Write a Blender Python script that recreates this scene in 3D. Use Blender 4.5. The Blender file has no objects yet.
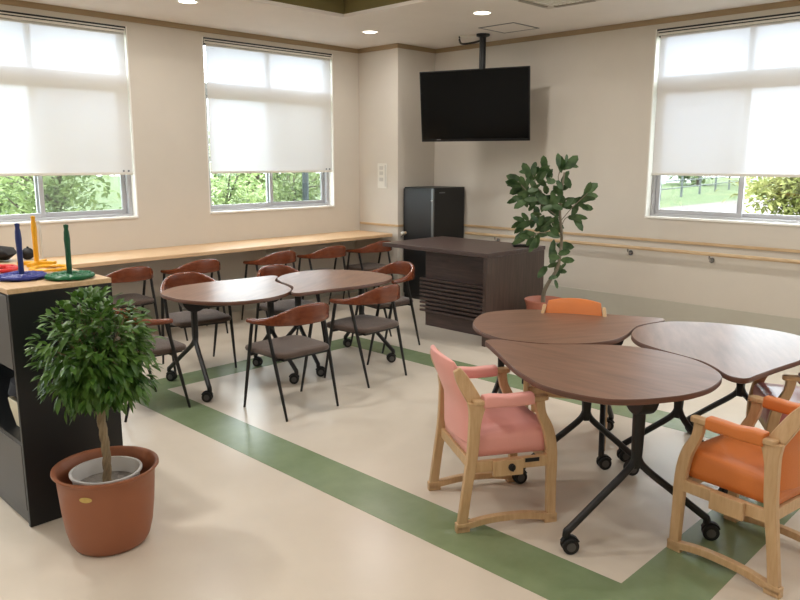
import bpy, bmesh, math, random
from mathutils import Vector, Matrix, Euler
random.seed(7)
SC = bpy.context.scene
COL = SC.collection
PI = math.pi

# ------------------------------------------------------------------ materials
def lin(c):
    return tuple(((v/255.0)/12.92 if v/255.0 <= 0.04045 else ((v/255.0+0.055)/1.055)**2.4) for v in c) + (1.0,)

MATS = {}
def mat(name, rgb, rough=0.5, metal=0.0, spec=0.5, vary=0.0, vscale=6.0, bump=0.0, bscale=60.0, coat=0.0, sheen=0.0, stretch=None, rgb2=None):
    if name in MATS: return MATS[name]
    m = bpy.data.materials.new(name); m.use_nodes = True
    nt = m.node_tree; b = nt.nodes['Principled BSDF']
    b.inputs['Roughness'].default_value = rough
    b.inputs['Metallic'].default_value = metal
    b.inputs['Specular IOR Level'].default_value = spec
    b.inputs['Coat Weight'].default_value = coat
    b.inputs['Coat Roughness'].default_value = 0.12
    b.inputs['Sheen Weight'].default_value = sheen
    c1 = lin(rgb)
    tc = nt.nodes.new('ShaderNodeTexCoord')
    mp = nt.nodes.new('ShaderNodeMapping')
    nt.links.new(tc.outputs['Object'], mp.inputs['Vector'])
    if stretch: mp.inputs['Scale'].default_value = stretch
    n = nt.nodes.new('ShaderNodeTexNoise')
    n.inputs['Scale'].default_value = vscale; n.inputs['Detail'].default_value = 6; n.inputs['Roughness'].default_value = 0.62
    nt.links.new(mp.outputs[0], n.inputs['Vector'])
    r = nt.nodes.new('ShaderNodeValToRGB')
    if rgb2 is None:
        k = 1.0 - vary
        c2 = (c1[0]*k, c1[1]*k, c1[2]*k, 1)
    else: c2 = lin(rgb2)
    r.color_ramp.elements[0].position = 0.32; r.color_ramp.elements[0].color = c2
    r.color_ramp.elements[1].position = 0.68; r.color_ramp.elements[1].color = c1
    nt.links.new(n.outputs['Fac'], r.inputs['Fac'])
    nt.links.new(r.outputs['Color'], b.inputs['Base Color'])
    if bump > 0:
        n2 = nt.nodes.new('ShaderNodeTexNoise'); n2.inputs['Scale'].default_value = bscale; n2.inputs['Detail'].default_value = 3
        nt.links.new(mp.outputs[0], n2.inputs['Vector'])
        bp = nt.nodes.new('ShaderNodeBump'); bp.inputs['Strength'].default_value = bump; bp.inputs['Distance'].default_value = 0.01
        nt.links.new(n2.outputs['Fac'], bp.inputs['Height']); nt.links.new(bp.outputs['Normal'], b.inputs['Normal'])
    MATS[name] = m
    return m

def emission(name, rgb, strength):
    m = bpy.data.materials.new(name); m.use_nodes = True; nt = m.node_tree; nt.nodes.clear()
    o = nt.nodes.new('ShaderNodeOutputMaterial'); e = nt.nodes.new('ShaderNodeEmission')
    e.inputs['Color'].default_value = lin(rgb); e.inputs['Strength'].default_value = strength
    nt.links.new(e.outputs[0], o.inputs[0]); return m

def translucent_mat(name, rgb_d, rgb_t, fac, noise=0.0, through=0.08):
    m = bpy.data.materials.new(name); m.use_nodes = True; nt = m.node_tree; nt.nodes.clear()
    o = nt.nodes.new('ShaderNodeOutputMaterial'); d = nt.nodes.new('ShaderNodeBsdfDiffuse'); t = nt.nodes.new('ShaderNodeBsdfTranslucent')
    mx = nt.nodes.new('ShaderNodeMixShader'); mx.inputs[0].default_value = fac
    d.inputs['Color'].default_value = lin(rgb_d); t.inputs['Color'].default_value = lin(rgb_t)
    if noise:
        tc = nt.nodes.new('ShaderNodeTexCoord'); n = nt.nodes.new('ShaderNodeTexNoise'); n.inputs['Scale'].default_value = 400
        nt.links.new(tc.outputs['Object'], n.inputs['Vector'])
        bp = nt.nodes.new('ShaderNodeBump'); bp.inputs['Strength'].default_value = noise
        nt.links.new(n.outputs['Fac'], bp.inputs['Height']); nt.links.new(bp.outputs['Normal'], d.inputs['Normal'])
    nt.links.new(d.outputs[0], mx.inputs[1]); nt.links.new(t.outputs[0], mx.inputs[2])
    rf = nt.nodes.new('ShaderNodeBsdfRefraction'); rf.inputs['IOR'].default_value = 1.22; rf.inputs['Roughness'].default_value = 0.5; rf.inputs['Color'].default_value = lin(rgb_t)
    m2 = nt.nodes.new('ShaderNodeMixShader'); m2.inputs[0].default_value = through
    nt.links.new(mx.outputs[0], m2.inputs[1]); nt.links.new(rf.outputs[0], m2.inputs[2]); nt.links.new(m2.outputs[0], o.inputs[0])
    return m

def see_through_mat(name, tint, fac, gloss_rough=0.02, body=None):
    """thin pane or mesh: mostly transparent, the rest a glossy (glass) or diffuse (net) surface"""
    m = bpy.data.materials.new(name); m.use_nodes = True; nt = m.node_tree; nt.nodes.clear()
    o = nt.nodes.new('ShaderNodeOutputMaterial'); t = nt.nodes.new('ShaderNodeBsdfTransparent'); t.inputs['Color'].default_value = lin(tint)
    if body is None:
        g = nt.nodes.new('ShaderNodeBsdfGlossy'); g.inputs['Roughness'].default_value = gloss_rough
    else:
        g = nt.nodes.new('ShaderNodeBsdfDiffuse'); g.inputs['Color'].default_value = lin(body)
    mx = nt.nodes.new('ShaderNodeMixShader'); mx.inputs[0].default_value = fac
    nt.links.new(t.outputs[0], mx.inputs[1]); nt.links.new(g.outputs[0], mx.inputs[2]); nt.links.new(mx.outputs[0], o.inputs[0])
    return m

M_wall = mat('wall_paper', (206,199,188), 0.9, vary=0.03, vscale=3, bump=0.08, bscale=180)
M_ceil = mat('ceiling_board', (226,220,214), 0.95, vary=0.04, vscale=2.5)
M_base = mat('skirting_vinyl', (184,181,168), 0.6, vary=0.04)
M_crown = mat('crown_wood', (160,138,106), 0.55, vary=0.1, vscale=4, stretch=(1,1,12))
M_olive = mat('olive_paper', (112,103,62), 0.9, vary=0.05)
M_white = mat('white_paint', (232,230,224), 0.5, vary=0.02)
M_plastic = mat('white_plastic', (222,219,210), 0.4, vary=0.02)
M_alu = mat('anodised_aluminium', (176,176,180), 0.4, metal=0.15, vary=0.04)
M_floor = mat('floor_vinyl', (217,207,192), 0.27, vary=0.05, vscale=3.0, spec=0.45, bump=0.02, bscale=30)
M_strip = mat('floor_strip_vinyl', (132,149,114), 0.27, rgb2=(118,136,100), vscale=5.0, spec=0.5)
M_oak = mat('light_oak', (222,190,152), 0.4, rgb2=(206,170,130), vscale=5, stretch=(1.2,14,14))
M_oaktop = mat('oak_board', (214,184,146), 0.45, rgb2=(196,164,124), vscale=5, stretch=(14,1.2,14))
M_walnut = mat('walnut_board', (136,99,79), 0.335, rgb2=(106,74,58), vscale=3.2, stretch=(7,0.9,7), spec=0.55)
M_oakrail = mat('tan_oak', (204,178,142), 0.4, rgb2=(186,156,118), vscale=5, stretch=(9,1.2,9))
M_walnut_edge = mat('walnut_edge', (104,68,50), 0.45, rgb2=(84,54,40), vscale=4.0, stretch=(1,1,14))
M_desk = mat('dark_walnut', (80,62,57), 0.4, rgb2=(60,45,41), vscale=4.0, stretch=(12,1.2,12))
M_deskv = mat('dark_walnut_upright', (80,63,56), 0.42, rgb2=(58,44,38), vscale=4.0, stretch=(12,12,1.0))
M_black = mat('black_steel', (13,13,14), 0.45, vary=0.1)
M_blackm = mat('black_painted_metal', (17,19,21), 0.42, vary=0.1)
M_rubber = mat('black_rubber', (13,13,14), 0.6, vary=0.1)
M_rail = mat('red_brown_wood', (124,64,38), 0.26, rgb2=(98,47,27), vscale=5, stretch=(2,9,9), coat=0.25)
M_seat = mat('brown_tweed', (90,73,63), 0.9, rgb2=(72,58,50), vscale=160, bump=0.3, bscale=300, sheen=0.2)
M_beech = mat('beech_wood', (206,174,134), 0.42, rgb2=(190,154,112), vscale=5, stretch=(9,9,1.2))
M_pink = mat('pink_vinyl', (236,168,160), 0.42, vary=0.05, vscale=4, bump=0.12, bscale=220)
M_orange = mat('orange_vinyl', (212,122,58), 0.42, vary=0.06, vscale=4, bump=0.12, bscale=220)
M_rose = mat('rose_vinyl', (190,120,122), 0.3, vary=0.06, vscale=4)
M_terra = mat('terracotta_plastic', (150,92,62), 0.5, vary=0.06, vscale=5)
M_terra_lt = mat('terracotta_rim', (178,112,92), 0.5, vary=0.05)
M_soil = mat('soil', (58,44,34), 1.0, vary=0.5, vscale=60, bump=0.6, bscale=80)
M_bark = mat('grey_bark', (158,142,114), 0.85, rgb2=(122,104,80), vscale=14, stretch=(1,1,0.35), bump=0.5, bscale=40)
M_bark2 = mat('pale_bark', (138,130,114), 0.85, rgb2=(104,96,80), vscale=14, bump=0.4, bscale=40)
M_gold = mat('gold_sticker', (206,180,110), 0.35, metal=0.5, vary=0.2, vscale=60)
M_chrome = mat('chrome', (200,200,200), 0.2, metal=1.0, vary=0.03)
M_silver = mat('silver_trim', (122,124,126), 0.35, metal=0.7, vary=0.05)
M_grey = mat('dark_grey_door', (82,80,78), 0.5, vary=0.05)
M_cloth = mat('navy_cloth', (30,30,40), 0.9, vary=0.3, vscale=20)
M_blue = mat('blue_plastic', (38,52,140), 0.35, vary=0.15, vscale=40)
M_navy = mat('deep_blue_plastic', (34,50,112), 0.35, vary=0.08)
M_green = mat('green_plastic', (14,104,62), 0.35, vary=0.15, vscale=40)
M_dgreen = mat('deep_green_plastic', (12,84,56), 0.35, vary=0.08)
M_yellow = mat('yellow_plastic', (236,176,34), 0.38, vary=0.06)
M_red = mat('red_plastic', (206,38,42), 0.35, vary=0.12, vscale=40)
M_screen = mat('tv_screen', (6,7,8), 0.12, vary=0.05, spec=0.15)
M_bezel = mat('tv_bezel', (12,12,13), 0.35, vary=0.05, spec=0.3)
M_diff = emission('lamp_diffuser', (255,246,228), 9.0)
M_glass = see_through_mat('window_glass', (246,250,249), 0.05)
M_net = see_through_mat('insect_net', (255,255,255), 0.30, body=(92,94,98))
M_blind = translucent_mat('blind_cloth', (222,216,206), (212,219,234), 0.17, through=0.045)

def leaf_mat(name, a, b, rough=0.4, tr=0.22, scale=9.0):
    m = bpy.data.materials.new(name); m.use_nodes = True; nt = m.node_tree
    p = nt.nodes['Principled BSDF']; out = nt.nodes['Material Output']
    p.inputs['Roughness'].default_value = rough; p.inputs['Specular IOR Level'].default_value = 0.4
    tc = nt.nodes.new('ShaderNodeTexCoord'); n = nt.nodes.new('ShaderNodeTexNoise'); n.inputs['Scale'].default_value = scale; n.inputs['Detail'].default_value = 2
    nt.links.new(tc.outputs['Object'], n.inputs['Vector'])
    r = nt.nodes.new('ShaderNodeValToRGB'); r.color_ramp.elements[0].position = 0.35; r.color_ramp.elements[1].position = 0.65
    r.color_ramp.elements[0].color = lin(a); r.color_ramp.elements[1].color = lin(b)
    nt.links.new(n.outputs['Fac'], r.inputs['Fac']); nt.links.new(r.outputs['Color'], p.inputs['Base Color'])
    t = nt.nodes.new('ShaderNodeBsdfTranslucent'); nt.links.new(r.outputs['Color'], t.inputs['Color'])
    mx = nt.nodes.new('ShaderNodeMixShader'); mx.inputs[0].default_value = tr
    nt.links.new(p.outputs[0], mx.inputs[1]); nt.links.new(t.outputs[0], mx.inputs[2]); nt.links.new(mx.outputs[0], out.inputs['Surface'])
    return m
M_leaf = leaf_mat('fig_leaf', (54,92,34), (92,128,54), 0.36, 0.15, 14)
M_leaf2 = leaf_mat('rubber_leaf', (46,72,40), (82,108,66), 0.38, 0.12, 12)
M_tree = leaf_mat('tree_leaf', (100,120,74), (144,160,104), 0.6, 0.35, 3)
M_tree2 = leaf_mat('yellow_green_leaf', (112,120,62), (156,156,98), 0.6, 0.35, 3)
M_trunk = mat('tree_bark', (86,76,66), 0.9, vary=0.3, vscale=12)
M_grass = mat('lawn', (92,108,64), 0.95, rgb2=(64,84,40), vscale=1.2)
M_path = mat('pinkish_path', (112,100,100), 0.9, vary=0.08, vscale=1.5)
M_fence = mat('fence_metal', (90,96,96), 0.6, vary=0.1)
M_house = mat('white_render', (224,226,230), 0.8, vary=0.04)
M_roofm = mat('slate_roof', (110,116,130), 0.7, vary=0.1)

# ------------------------------------------------------------------ mesh helpers
def add_box(bm, x0, x1, y0, y1, z0, z1):
    v = [bm.verts.new(p) for p in ((x0,y0,z0),(x1,y0,z0),(x1,y1,z0),(x0,y1,z0),(x0,y0,z1),(x1,y0,z1),(x1,y1,z1),(x0,y1,z1))]
    for f in ((0,3,2,1),(4,5,6,7),(0,1,5,4),(1,2,6,5),(2,3,7,6),(3,0,4,7)): bm.faces.new([v[i] for i in f])
    return v

def BM(): return bmesh.new()

def frame_along(pts, i, ref):
    a = pts[max(0,i-1)]; b = pts[min(len(pts)-1,i+1)]
    t = (b-a).normalized()
    s = t.cross(ref)
    if s.length < 1e-5: s = t.cross(Vector((0,1,0)))
    s.normalize(); u = s.cross(t).normalized()
    return t, s, u

def add_sweep(bm, pts, prof, ref=Vector((0,0,1)), closed_prof=True, cap=True):
    """prof(i) -> list of (a,b): a along side vector, b along up vector"""
    pts = [Vector(p) for p in pts]; rings = []
    for i in range(len(pts)):
        t, s, u = frame_along(pts, i, ref)
        rings.append([bm.verts.new(pts[i]+s*a+u*b) for a, b in prof(i)])
    n = len(rings[0])
    for i in range(len(rings)-1):
        for k in range(n):
            bm.faces.new((rings[i][k], rings[i][(k+1)%n], rings[i+1][(k+1)%n], rings[i+1][k]))
    if cap:
        bm.faces.new(list(reversed(rings[0]))); bm.faces.new(rings[-1])

def circ(r, n=10, e=1.0): return [(r*math.cos(2*PI*k/n), r*e*math.sin(2*PI*k/n)) for k in range(n)]
def rect(a, b): return [(-a,-b),(a,-b),(a,b),(-a,b)]
def rrect(a, b, r, n=3):
    out = []
    for cx, cy, s in ((a-r,b-r,0),(-a+r,b-r,1),(-a+r,-b+r,2),(a-r,-b+r,3)):
        for k in range(n+1):
            t = (s + k/n)*PI/2; out.append((cx+r*math.cos(t), cy+r*math.sin(t)))
    return out

def add_tube(bm, pts, radii, n=10, ref=Vector((0,0,1))):
    if not isinstance(radii, (list, tuple)): radii = [radii]*len(pts)
    add_sweep(bm, pts, lambda i: circ(radii[i], n), ref)

def cr(P, n=6, closed=False):
    """Catmull-Rom through tuples of any length"""
    out = []; N = len(P)
    segs = N if closed else N-1
    for i in range(segs):
        p = [P[(i+k-1)%N] if closed else P[min(max(i+k-1,0),N-1)] for k in range(4)]
        for j in range(n):
            t = j/n
            out.append(tuple(0.5*((2*b)+(-a+c)*t+(2*a-5*b+4*c-d)*t*t+(-a+3*b-3*c+d)*t**3) for a,b,c,d in zip(*p)))
    if not closed: out.append(tuple(P[-1]))
    return out

def add_lathe(bm, prof, n=32, c=(0,0,0), cap=True):
    rings = []
    for r, z in prof:
        rings.append([bm.verts.new((c[0]+r*math.cos(2*PI*k/n), c[1]+r*math.sin(2*PI*k/n), c[2]+z)) for k in range(n)])
    for i in range(len(rings)-1):
        for k in range(n): bm.faces.new((rings[i][k], rings[i][(k+1)%n], rings[i+1][(k+1)%n], rings[i+1][k]))
    if cap:
        bm.faces.new(list(reversed(rings[0]))); bm.faces.new(rings[-1])

def add_cyl(bm, p0, p1, r, n=16): add_tube(bm, [p0, p1], r, n, Vector((0,0,1)) if abs((Vector(p1)-Vector(p0)).normalized().z) < 0.9 else Vector((1,0,0)))

def add_prism(bm, outline, z0, z1):
    a = [bm.verts.new((x,y,z0)) for x, y in outline]; b = [bm.verts.new((x,y,z1)) for x, y in outline]
    n = len(a)
    bm.faces.new(list(reversed(a))); bm.faces.new(b)
    for k in range(n): bm.faces.new((a[k],a[(k+1)%n],b[(k+1)%n],b[k]))

def obj(name, bm, m, parent=None, smooth=True, bevel=0.0, seg=2, angle=35, loc=None, sub=0):
    bmesh.ops.recalc_face_normals(bm, faces=bm.faces)
    me = bpy.data.meshes.new(name); bm.to_mesh(me); bm.free()
    for mm in (m if isinstance(m, (list,tuple)) else [m]): me.materials.append(mm)
    o = bpy.data.objects.new(name, me); COL.objects.link(o)
    if smooth:
        for p in me.polygons: p.use_smooth = True
        try: me.set_sharp_from_angle(angle=math.radians(angle))
        except Exception: pass
    if bevel:
        b = o.modifiers.new('soft_edge', 'BEVEL'); b.width = bevel; b.segments = seg; b.limit_method = 'ANGLE'; b.angle_limit = math.radians(40)
        b.harden_normals = False
    if sub:
        s = o.modifiers.new('round', 'SUBSURF'); s.levels = sub; s.render_levels = sub
    if parent: o.parent = parent
    if loc: o.location = loc
    return o

def raw(name, verts, faces, m, parent=None, smooth=False):
    me = bpy.data.meshes.new(name); me.from_pydata(verts, [], faces); me.update()
    me.materials.append(m)
    o = bpy.data.objects.new(name, me); COL.objects.link(o)
    if smooth:
        for p in me.polygons: p.use_smooth = True
    if parent: o.parent = parent
    return o

def tag(o, label, cat, group=None, kind=None):
    o['label'] = label; o['category'] = cat
    if group: o['group'] = group
    if kind: o['kind'] = kind
    return o

def thing(name, label, cat, loc=(0,0,0), rz=0.0, group=None):
    o = bpy.data.objects.new(name, None); COL.objects.link(o); o.empty_display_size = 0.1
    o.location = loc; o.rotation_euler = (0,0,rz)
    return tag(o, label, cat, group)

def struct(name, bm, m, parent=None, **k):
    o = obj(name, bm, m, parent, **k)
    if parent is None: o['kind'] = 'structure'
    return o

def dup(root, loc, rz, label, group=None, swap=None):
    def cp(o, parent):
        c = o.copy(); COL.objects.link(c); c.parent = parent
        if swap and c.type == 'MESH' and c.data.materials and c.data.materials[0] in swap:
            c.data = c.data.copy(); c.data.materials[0] = swap[o.data.materials[0]]
        for ch in o.children: cp(ch, c)
        return c
    r = root.copy(); COL.objects.link(r); r.location = loc; r.rotation_euler = (0,0,rz)
    r['label'] = label
    if group: r['group'] = group
    for ch in root.children: cp(ch, r)
    return r

# ------------------------------------------------------------------ dimensions
H = 3.0            # ceiling height
XL, YB = -9.6, -9.6
WT = 0.20          # outer wall thickness
SILL, WTOP = 1.10, 2.905
WIN_A = [(-5.37,-3.62), (-2.82,-1.07)]      # along wall A (y = 0)
WIN_L = [(-8.2,-6.45)]                      # same bay repeated further left, out of frame
WIN_B = [(-5.27,-3.52), (-8.1,-6.35)]       # along wall B (x = 0)

# ------------------------------------------------------------------ room shell
b = BM(); add_box(b, XL, 0, YB, 0, -0.1, 0); struct('floor', b, M_floor, smooth=False)
# green border loop laid into the floor (1 mm)
b = BM()
e = 0.0012
add_box(b, -4.82, -4.52, -6.05, -1.82, -0.01, e)
add_box(b, -2.69, -2.41, -6.05, -1.82, -0.01, e)
add_box(b, -4.52, -2.69, -2.10, -1.82, -0.01, e)
add_box(b, -4.52, -2.69, -6.05, -5.75, -0.01, e)
o = struct('trim_1', b, M_strip, smooth=False)

def wall_with_openings(name, axis, lo, hi, openings):
    b = BM()
    cuts = sorted(openings)
    def seg(a0, a1, z0, z1):
        if a1-a0 < 1e-4: return
        if axis == 'x': add_box(b, a0, a1, 0, WT, z0, z1)
        else: add_box(b, 0, WT, a0, a1, z0, z1)
    p = lo
    for a0, a1 in cuts:
        seg(p, a0, 0, H+0.4); seg(a0, a1, 0, SILL); seg(a0, a1, WTOP, H+0.4); p = a1
    seg(p, hi, 0, H+0.4)
    return struct(name, b, M_wall, smooth=False)
wall_with_openings('wall_back', 'x', XL, 0, WIN_A+WIN_L)
wall_with_openings('wall_right', 'y', YB, WT, WIN_B)
b = BM(); add_box(b, XL-WT, XL, YB, WT, 0, H+0.4); struct('wall_left', b, M_wall, smooth=False)
b = BM(); add_box(b, XL-WT, WT, YB-WT, YB, 0, H+0.4); struct('wall_front', b, M_wall, smooth=False)
PX, PY = -0.656, -0.68
b = BM(); add_box(b, PX, 0, PY, 0, 0, H); struct('wall_pillar', b, M_wall, smooth=False, bevel=0.004)

# ceiling with raised coffer
CX0, CX1, CY0, CY1, CH = -6.9, -2.14, -6.9, -1.42, 0.34
b = BM()
add_box(b, XL, 0, CY1, 0, H, H+0.03); add_box(b, XL, 0, YB, CY0, H, H+0.03)
add_box(b, XL, CX0, CY0, CY1, H, H+0.03); add_box(b, CX1, 0, CY0, CY1, H, H+0.03)
add_box(b, CX0-0.05, CX1+0.05, CY0-0.05, CY1+0.05, H+CH, H+CH+0.05)
struct('ceiling', b, M_ceil, smooth=False)
b = BM()
t = 0.02
add_box(b, CX0-t, CX1+t, CY1, CY1+t, H+0.031, H+CH); add_box(b, CX0-t, CX1+t, CY0-t, CY0, H+0.031, H+CH)
add_box(b, CX0-t, CX0, CY0, CY1, H+0.031, H+CH); add_box(b, CX1, CX1+t, CY0, CY1, H+0.031, H+CH)
struct('trim_2', b, M_olive, smooth=False)

# crown moulding, skirting, chair-height trim
def run(name, m, z0, z1, d, openings=(), parts=('A','B','P','Q')):
    b = BM()
    if 'A' in parts: add_box(b, XL, PX, -d, 0, z0, z1)
    if 'B' in parts: add_box(b, -d, 0, YB, PY-d, z0, z1)
    if 'P' in parts: add_box(b, PX-d, PX, PY-d, -d, z0, z1)
    if 'Q' in parts: add_box(b, PX, 0, PY-d, PY, z0, z1)
    return struct(name, b, m, smooth=False, bevel=0.003)
run('trim_3', M_crown, H-0.05, H, 0.018)
run('trim_4', M_oakrail, 0.870, 0.898, 0.016, parts=('B','P','Q'))
run('baseboard_back', M_base, 0, 0.29, 0.008, parts=('A',))
run('baseboard_right', M_base, 0, 0.29, 0.008, parts=('B',))
run('baseboard_pillar', M_base, 0, 0.29, 0.008, parts=('P','Q'))

# ------------------------------------------------------------------ windows (local: X along, Y outward, Z up)
def make_window(n, loc, rz, label_side, flip=False):
    W = 1.75; hh = WTOP-SILL
    root = bpy.data.objects.new('window_%d' % n, None); COL.objects.link(root); root['kind'] = 'structure'
    root.location = loc; root.rotation_euler = (0,0,rz); root.empty_display_size = 0.1
    b = BM()                                         # reveal lining boards; their white puts daylight brightness into the colour
    g = 0.012
    add_box(b, 0, g, 0.0, WT, 0, hh); add_box(b, W-g, W, 0.0, WT, 0, hh)
    add_box(b, g, W-g, -0.012, WT, 0, g+0.006); add_box(b, g, W-g, 0.0, WT, hh-g, hh)
    obj('window_reveal', b, M_white, root, smooth=False)
    f = 0.04; y0, y1 = 0.09, 0.17
    b = BM()
    zt0, zt1 = 2.345-SILL, 2.465-SILL               # transom
    add_box(b, g, g+f, y0, y1, g, hh-g); add_box(b, W-g-f, W-g, y0, y1, g, hh-g)
    add_box(b, g+f, W-g-f, y0, y1, g+0.006, g+0.03); add_box(b, g+f, W-g-f, y0, y1, hh-g-0.045, hh-g)
    add_box(b, g+f, W-g-f, y0, y1, zt0, zt1)
    add_box(b, W/2-0.02, W/2+0.02, y0, y1, zt1, hh-g-0.045)
    obj('window_frame', b, M_alu, root, smooth=False, bevel=0.003)
    z0, z1 = g+0.03, zt0
    for k, (a0, a1, ya) in enumerate(((g+f, W/2+0.03, 0.105), (W/2-0.03, W-g-f, 0.135))):
        b = BM(); s = 0.042
        add_box(b, a0, a0+s, ya, ya+0.025, z0, z1); add_box(b, a1-s, a1, ya, ya+0.025, z0, z1)
        add_box(b, a0+s, a1-s, ya, ya+0.025, z0, z0+0.042); add_box(b, a0+s, a1-s, ya, ya+0.025, z1-0.04, z1)
        sh = obj('window_sash', b, M_alu, root, smooth=False, bevel=0.002)
        b = BM(); add_box(b, a0+s, a1-s, ya+0.010, ya+0.014, z0+0.042, z1-0.04)
        obj('window_pane', b, M_glass, sh, smooth=False)
    for a0, a1 in ((g+f, W/2-0.02), (W/2+0.02, W-g-f)):
        b = BM(); add_box(b, a0, a1, 0.125, 0.129, zt1, hh-g-0.045); obj('window_pane', b, M_glass, root, smooth=False)
    a0, a1 = ((W/2, W-g-f) if not flip else (g+f, W/2))
    b = BM(); add_box(b, a0, a1, 0.172, 0.1725, z0, z1); obj('insect_screen', b, M_net, root, smooth=False)
    return root
make_window(1, (-5.37,0,SILL), 0, '')
make_window(2, (-2.82,0,SILL), 0, '')
make_window(3, (0,-3.52,SILL), -PI/2, '', flip=True)
make_window(4, (-8.2,0,SILL), 0, '')
make_window(5, (0,-6.35,SILL), -PI/2, '', flip=True)

def make_blind(label, loc, rz, drop=1.535):
    W = 1.75
    t = thing('roller_blind', label, 'blind', loc, rz, 'white roller blinds')
    zt = WTOP-0.012
    b = BM(); add_box(b, 0.02, W-0.02, -0.004, 0.066, zt-0.018, zt-0.001); add_box(b, 0.02, W-0.02, -0.004, 0.004, zt-0.05, zt-0.024)
    obj('headrail', b, M_plastic, t, smooth=False, bevel=0.003)
    b = BM(); add_box(b, 0.015, W-0.015, -0.005, 0.004, zt-0.006, zt+0.010); add_box(b, 0.03, W-0.03, -0.0055, -0.0041, zt-0.028, zt-0.018); obj('shadow_strip', b, M_black, t, smooth=False)  # black strips put the shade of the headrail gaps into colour
    b = BM(); add_cyl(b, (0.03,0.036,zt-0.046), (W-0.03,0.036,zt-0.046), 0.022, 20); obj('roller_tube', b, M_black, t)
    b = BM(); b.faces.new([b.verts.new(q) for q in ((0.045,0.014,drop+0.012),(W-0.025,0.014,drop+0.012),(W-0.025,0.014,zt-0.05),(0.045,0.014,zt-0.05))])
    obj('blind_fabric', b, M_blind, t, smooth=False)
    b = BM(); add_box(b, 0.04, W-0.02, 0.008, 0.021, drop-0.012, drop+0.013); obj('bottom_bar', b, M_plastic, t, smooth=False, bevel=0.004)
    b = BM()
    for s in (0, 0.018): add_tube(b, [(W-0.018, 0.012+s, zt-0.06), (W-0.018, 0.012+s, drop+0.02)], 0.0016, 6, Vector((1,0,0)))
    obj('pull_chain', b, M_plastic, t)
    for k in (0.10, 0.05):
        b = BM(); add_box(b, W-0.025-k, W-0.012-k, 0.003, 0.0135, drop+0.016, drop+0.034); obj('chain_clip', b, M_silver, t, smooth=False)
    return t
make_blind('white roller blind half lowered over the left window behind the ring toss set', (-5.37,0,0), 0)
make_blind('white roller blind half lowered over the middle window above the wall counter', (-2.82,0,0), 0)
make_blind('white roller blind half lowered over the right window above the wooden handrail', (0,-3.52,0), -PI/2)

# ------------------------------------------------------------------ wall counter
t = thing('wall_counter', 'long light oak counter fixed along the wall under the windows', 'counter', (0,0,0))
b = BM(); add_prism(b, [(XL+0.01,-0.001),(XL+0.01,-0.636)] + [(-0.715+0.03*math.sin(a),-0.606-0.03*math.cos(a)) for a in [k*PI/10 for k in range(6)]] + [(-0.682,-0.001)], 0.752, 0.790)
obj('worktop', b, M_oak, t, smooth=False, bevel=0.005)
for x in (-0.72, -2.1, -4.9, -6.9):
    b = BM(); add_prism(b, [(-0.001,0.752),(-0.5,0.752),(-0.5,0.725),(-0.03,0.50),(-0.001,0.50)], -0.012, 0.012)
    for v in b.verts: v.co = Vector((x+v.co.z, v.co.x, v.co.y))
    obj('support_bracket', b, M_wall, t, smooth=False)

# ------------------------------------------------------------------ handrail
t = thing('handrail', 'round wooden handrail on chrome brackets along the right wall', 'handrail', (0,0,0))
b = BM(); add_cyl(b, (-0.072,-1.26,0.800), (-0.072,-9.3,0.800), 0.018, 16); obj('rail', b, M_oakrail, t)
for y in (-1.71, -2.56, -3.40, -4.23, -5.06):
    b = BM(); add_tube(b, [(-0.072,y,0.785),(-0.072,y,0.755),(-0.045,y,0.735),(-0.009,y,0.735)], 0.008, 10, Vector((0,1,0)))
    add_cyl(b, (-0.012,y,0.735), (-0.001,y,0.735), 0.026, 16); obj('bracket', b, M_chrome, t)
t = thing('handrail', 'short stub of wooden handrail on the pillar beside the black locker', 'handrail', (0,0,0))
b = BM(); add_cyl(b, (-0.655,PY-0.068,0.800), (-0.62,PY-0.068,0.800), 0.018, 16); obj('end_cap', b, M_plastic, t)
b = BM(); add_cyl(b, (-0.62,PY-0.068,0.800), (-0.59,PY-0.068,0.800), 0.018, 16)
obj('rail', b, M_oakrail, t)
b = BM(); add_cyl(b, (-0.605,PY-0.07,0.785), (-0.605,PY-0.001,0.745), 0.008, 10); obj('bracket', b, M_chrome, t)

# ------------------------------------------------------------------ switch plate on the pillar
t = thing('switch_panel', 'white wall switch panel on the pillar face beside the middle window', 'switch', (PX,-0.42,1.48))
b = BM(); add_box(b, -0.010, -0.001, -0.08, 0.08, -0.15, 0.15); obj('cover_plate', b, M_plastic, t, smooth=False, bevel=0.003)
for z in (0.095, 0.03, -0.045):
    b = BM(); add_box(b, -0.014, -0.009, -0.02, 0.045, z-0.022, z+0.022); obj('rocker', b, mat('pale_grey_plastic',(196,193,186),0.45,vary=0.02), t, smooth=False, bevel=0.002)
b = BM(); add_box(b, -0.012, -0.009, -0.072, -0.045, -0.13, 0.13); obj('side_strip', b, mat('pale_grey_plastic',(196,193,186)), t, smooth=False)

# ------------------------------------------------------------------ ceiling fittings
def downlight(label, x, y):
    t = thing('ceiling_light', label, 'ceiling light', (x,y,H), 0, 'round recessed ceiling lights')
    b = BM(); add_lathe(b, [(0.092,-0.001),(0.094,-0.006),(0.078,-0.008),(0.075,-0.002)], 32, cap=False); obj('trim_ring', b, M_white, t)
    b = BM(); add_lathe(b, [(0.0,-0.0035),(0.076,-0.0035)], 32, cap=False); obj('diffuser', b, M_diff, t)
downlight('lit round downlight nearest the gap between the left and middle windows', -3.56, -1.02)
downlight('lit round downlight above the white pillar beside the middle window', -1.43, -1.03)
downlight('lit round downlight just left of the ceiling air conditioner', -1.42, -2.52)

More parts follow.
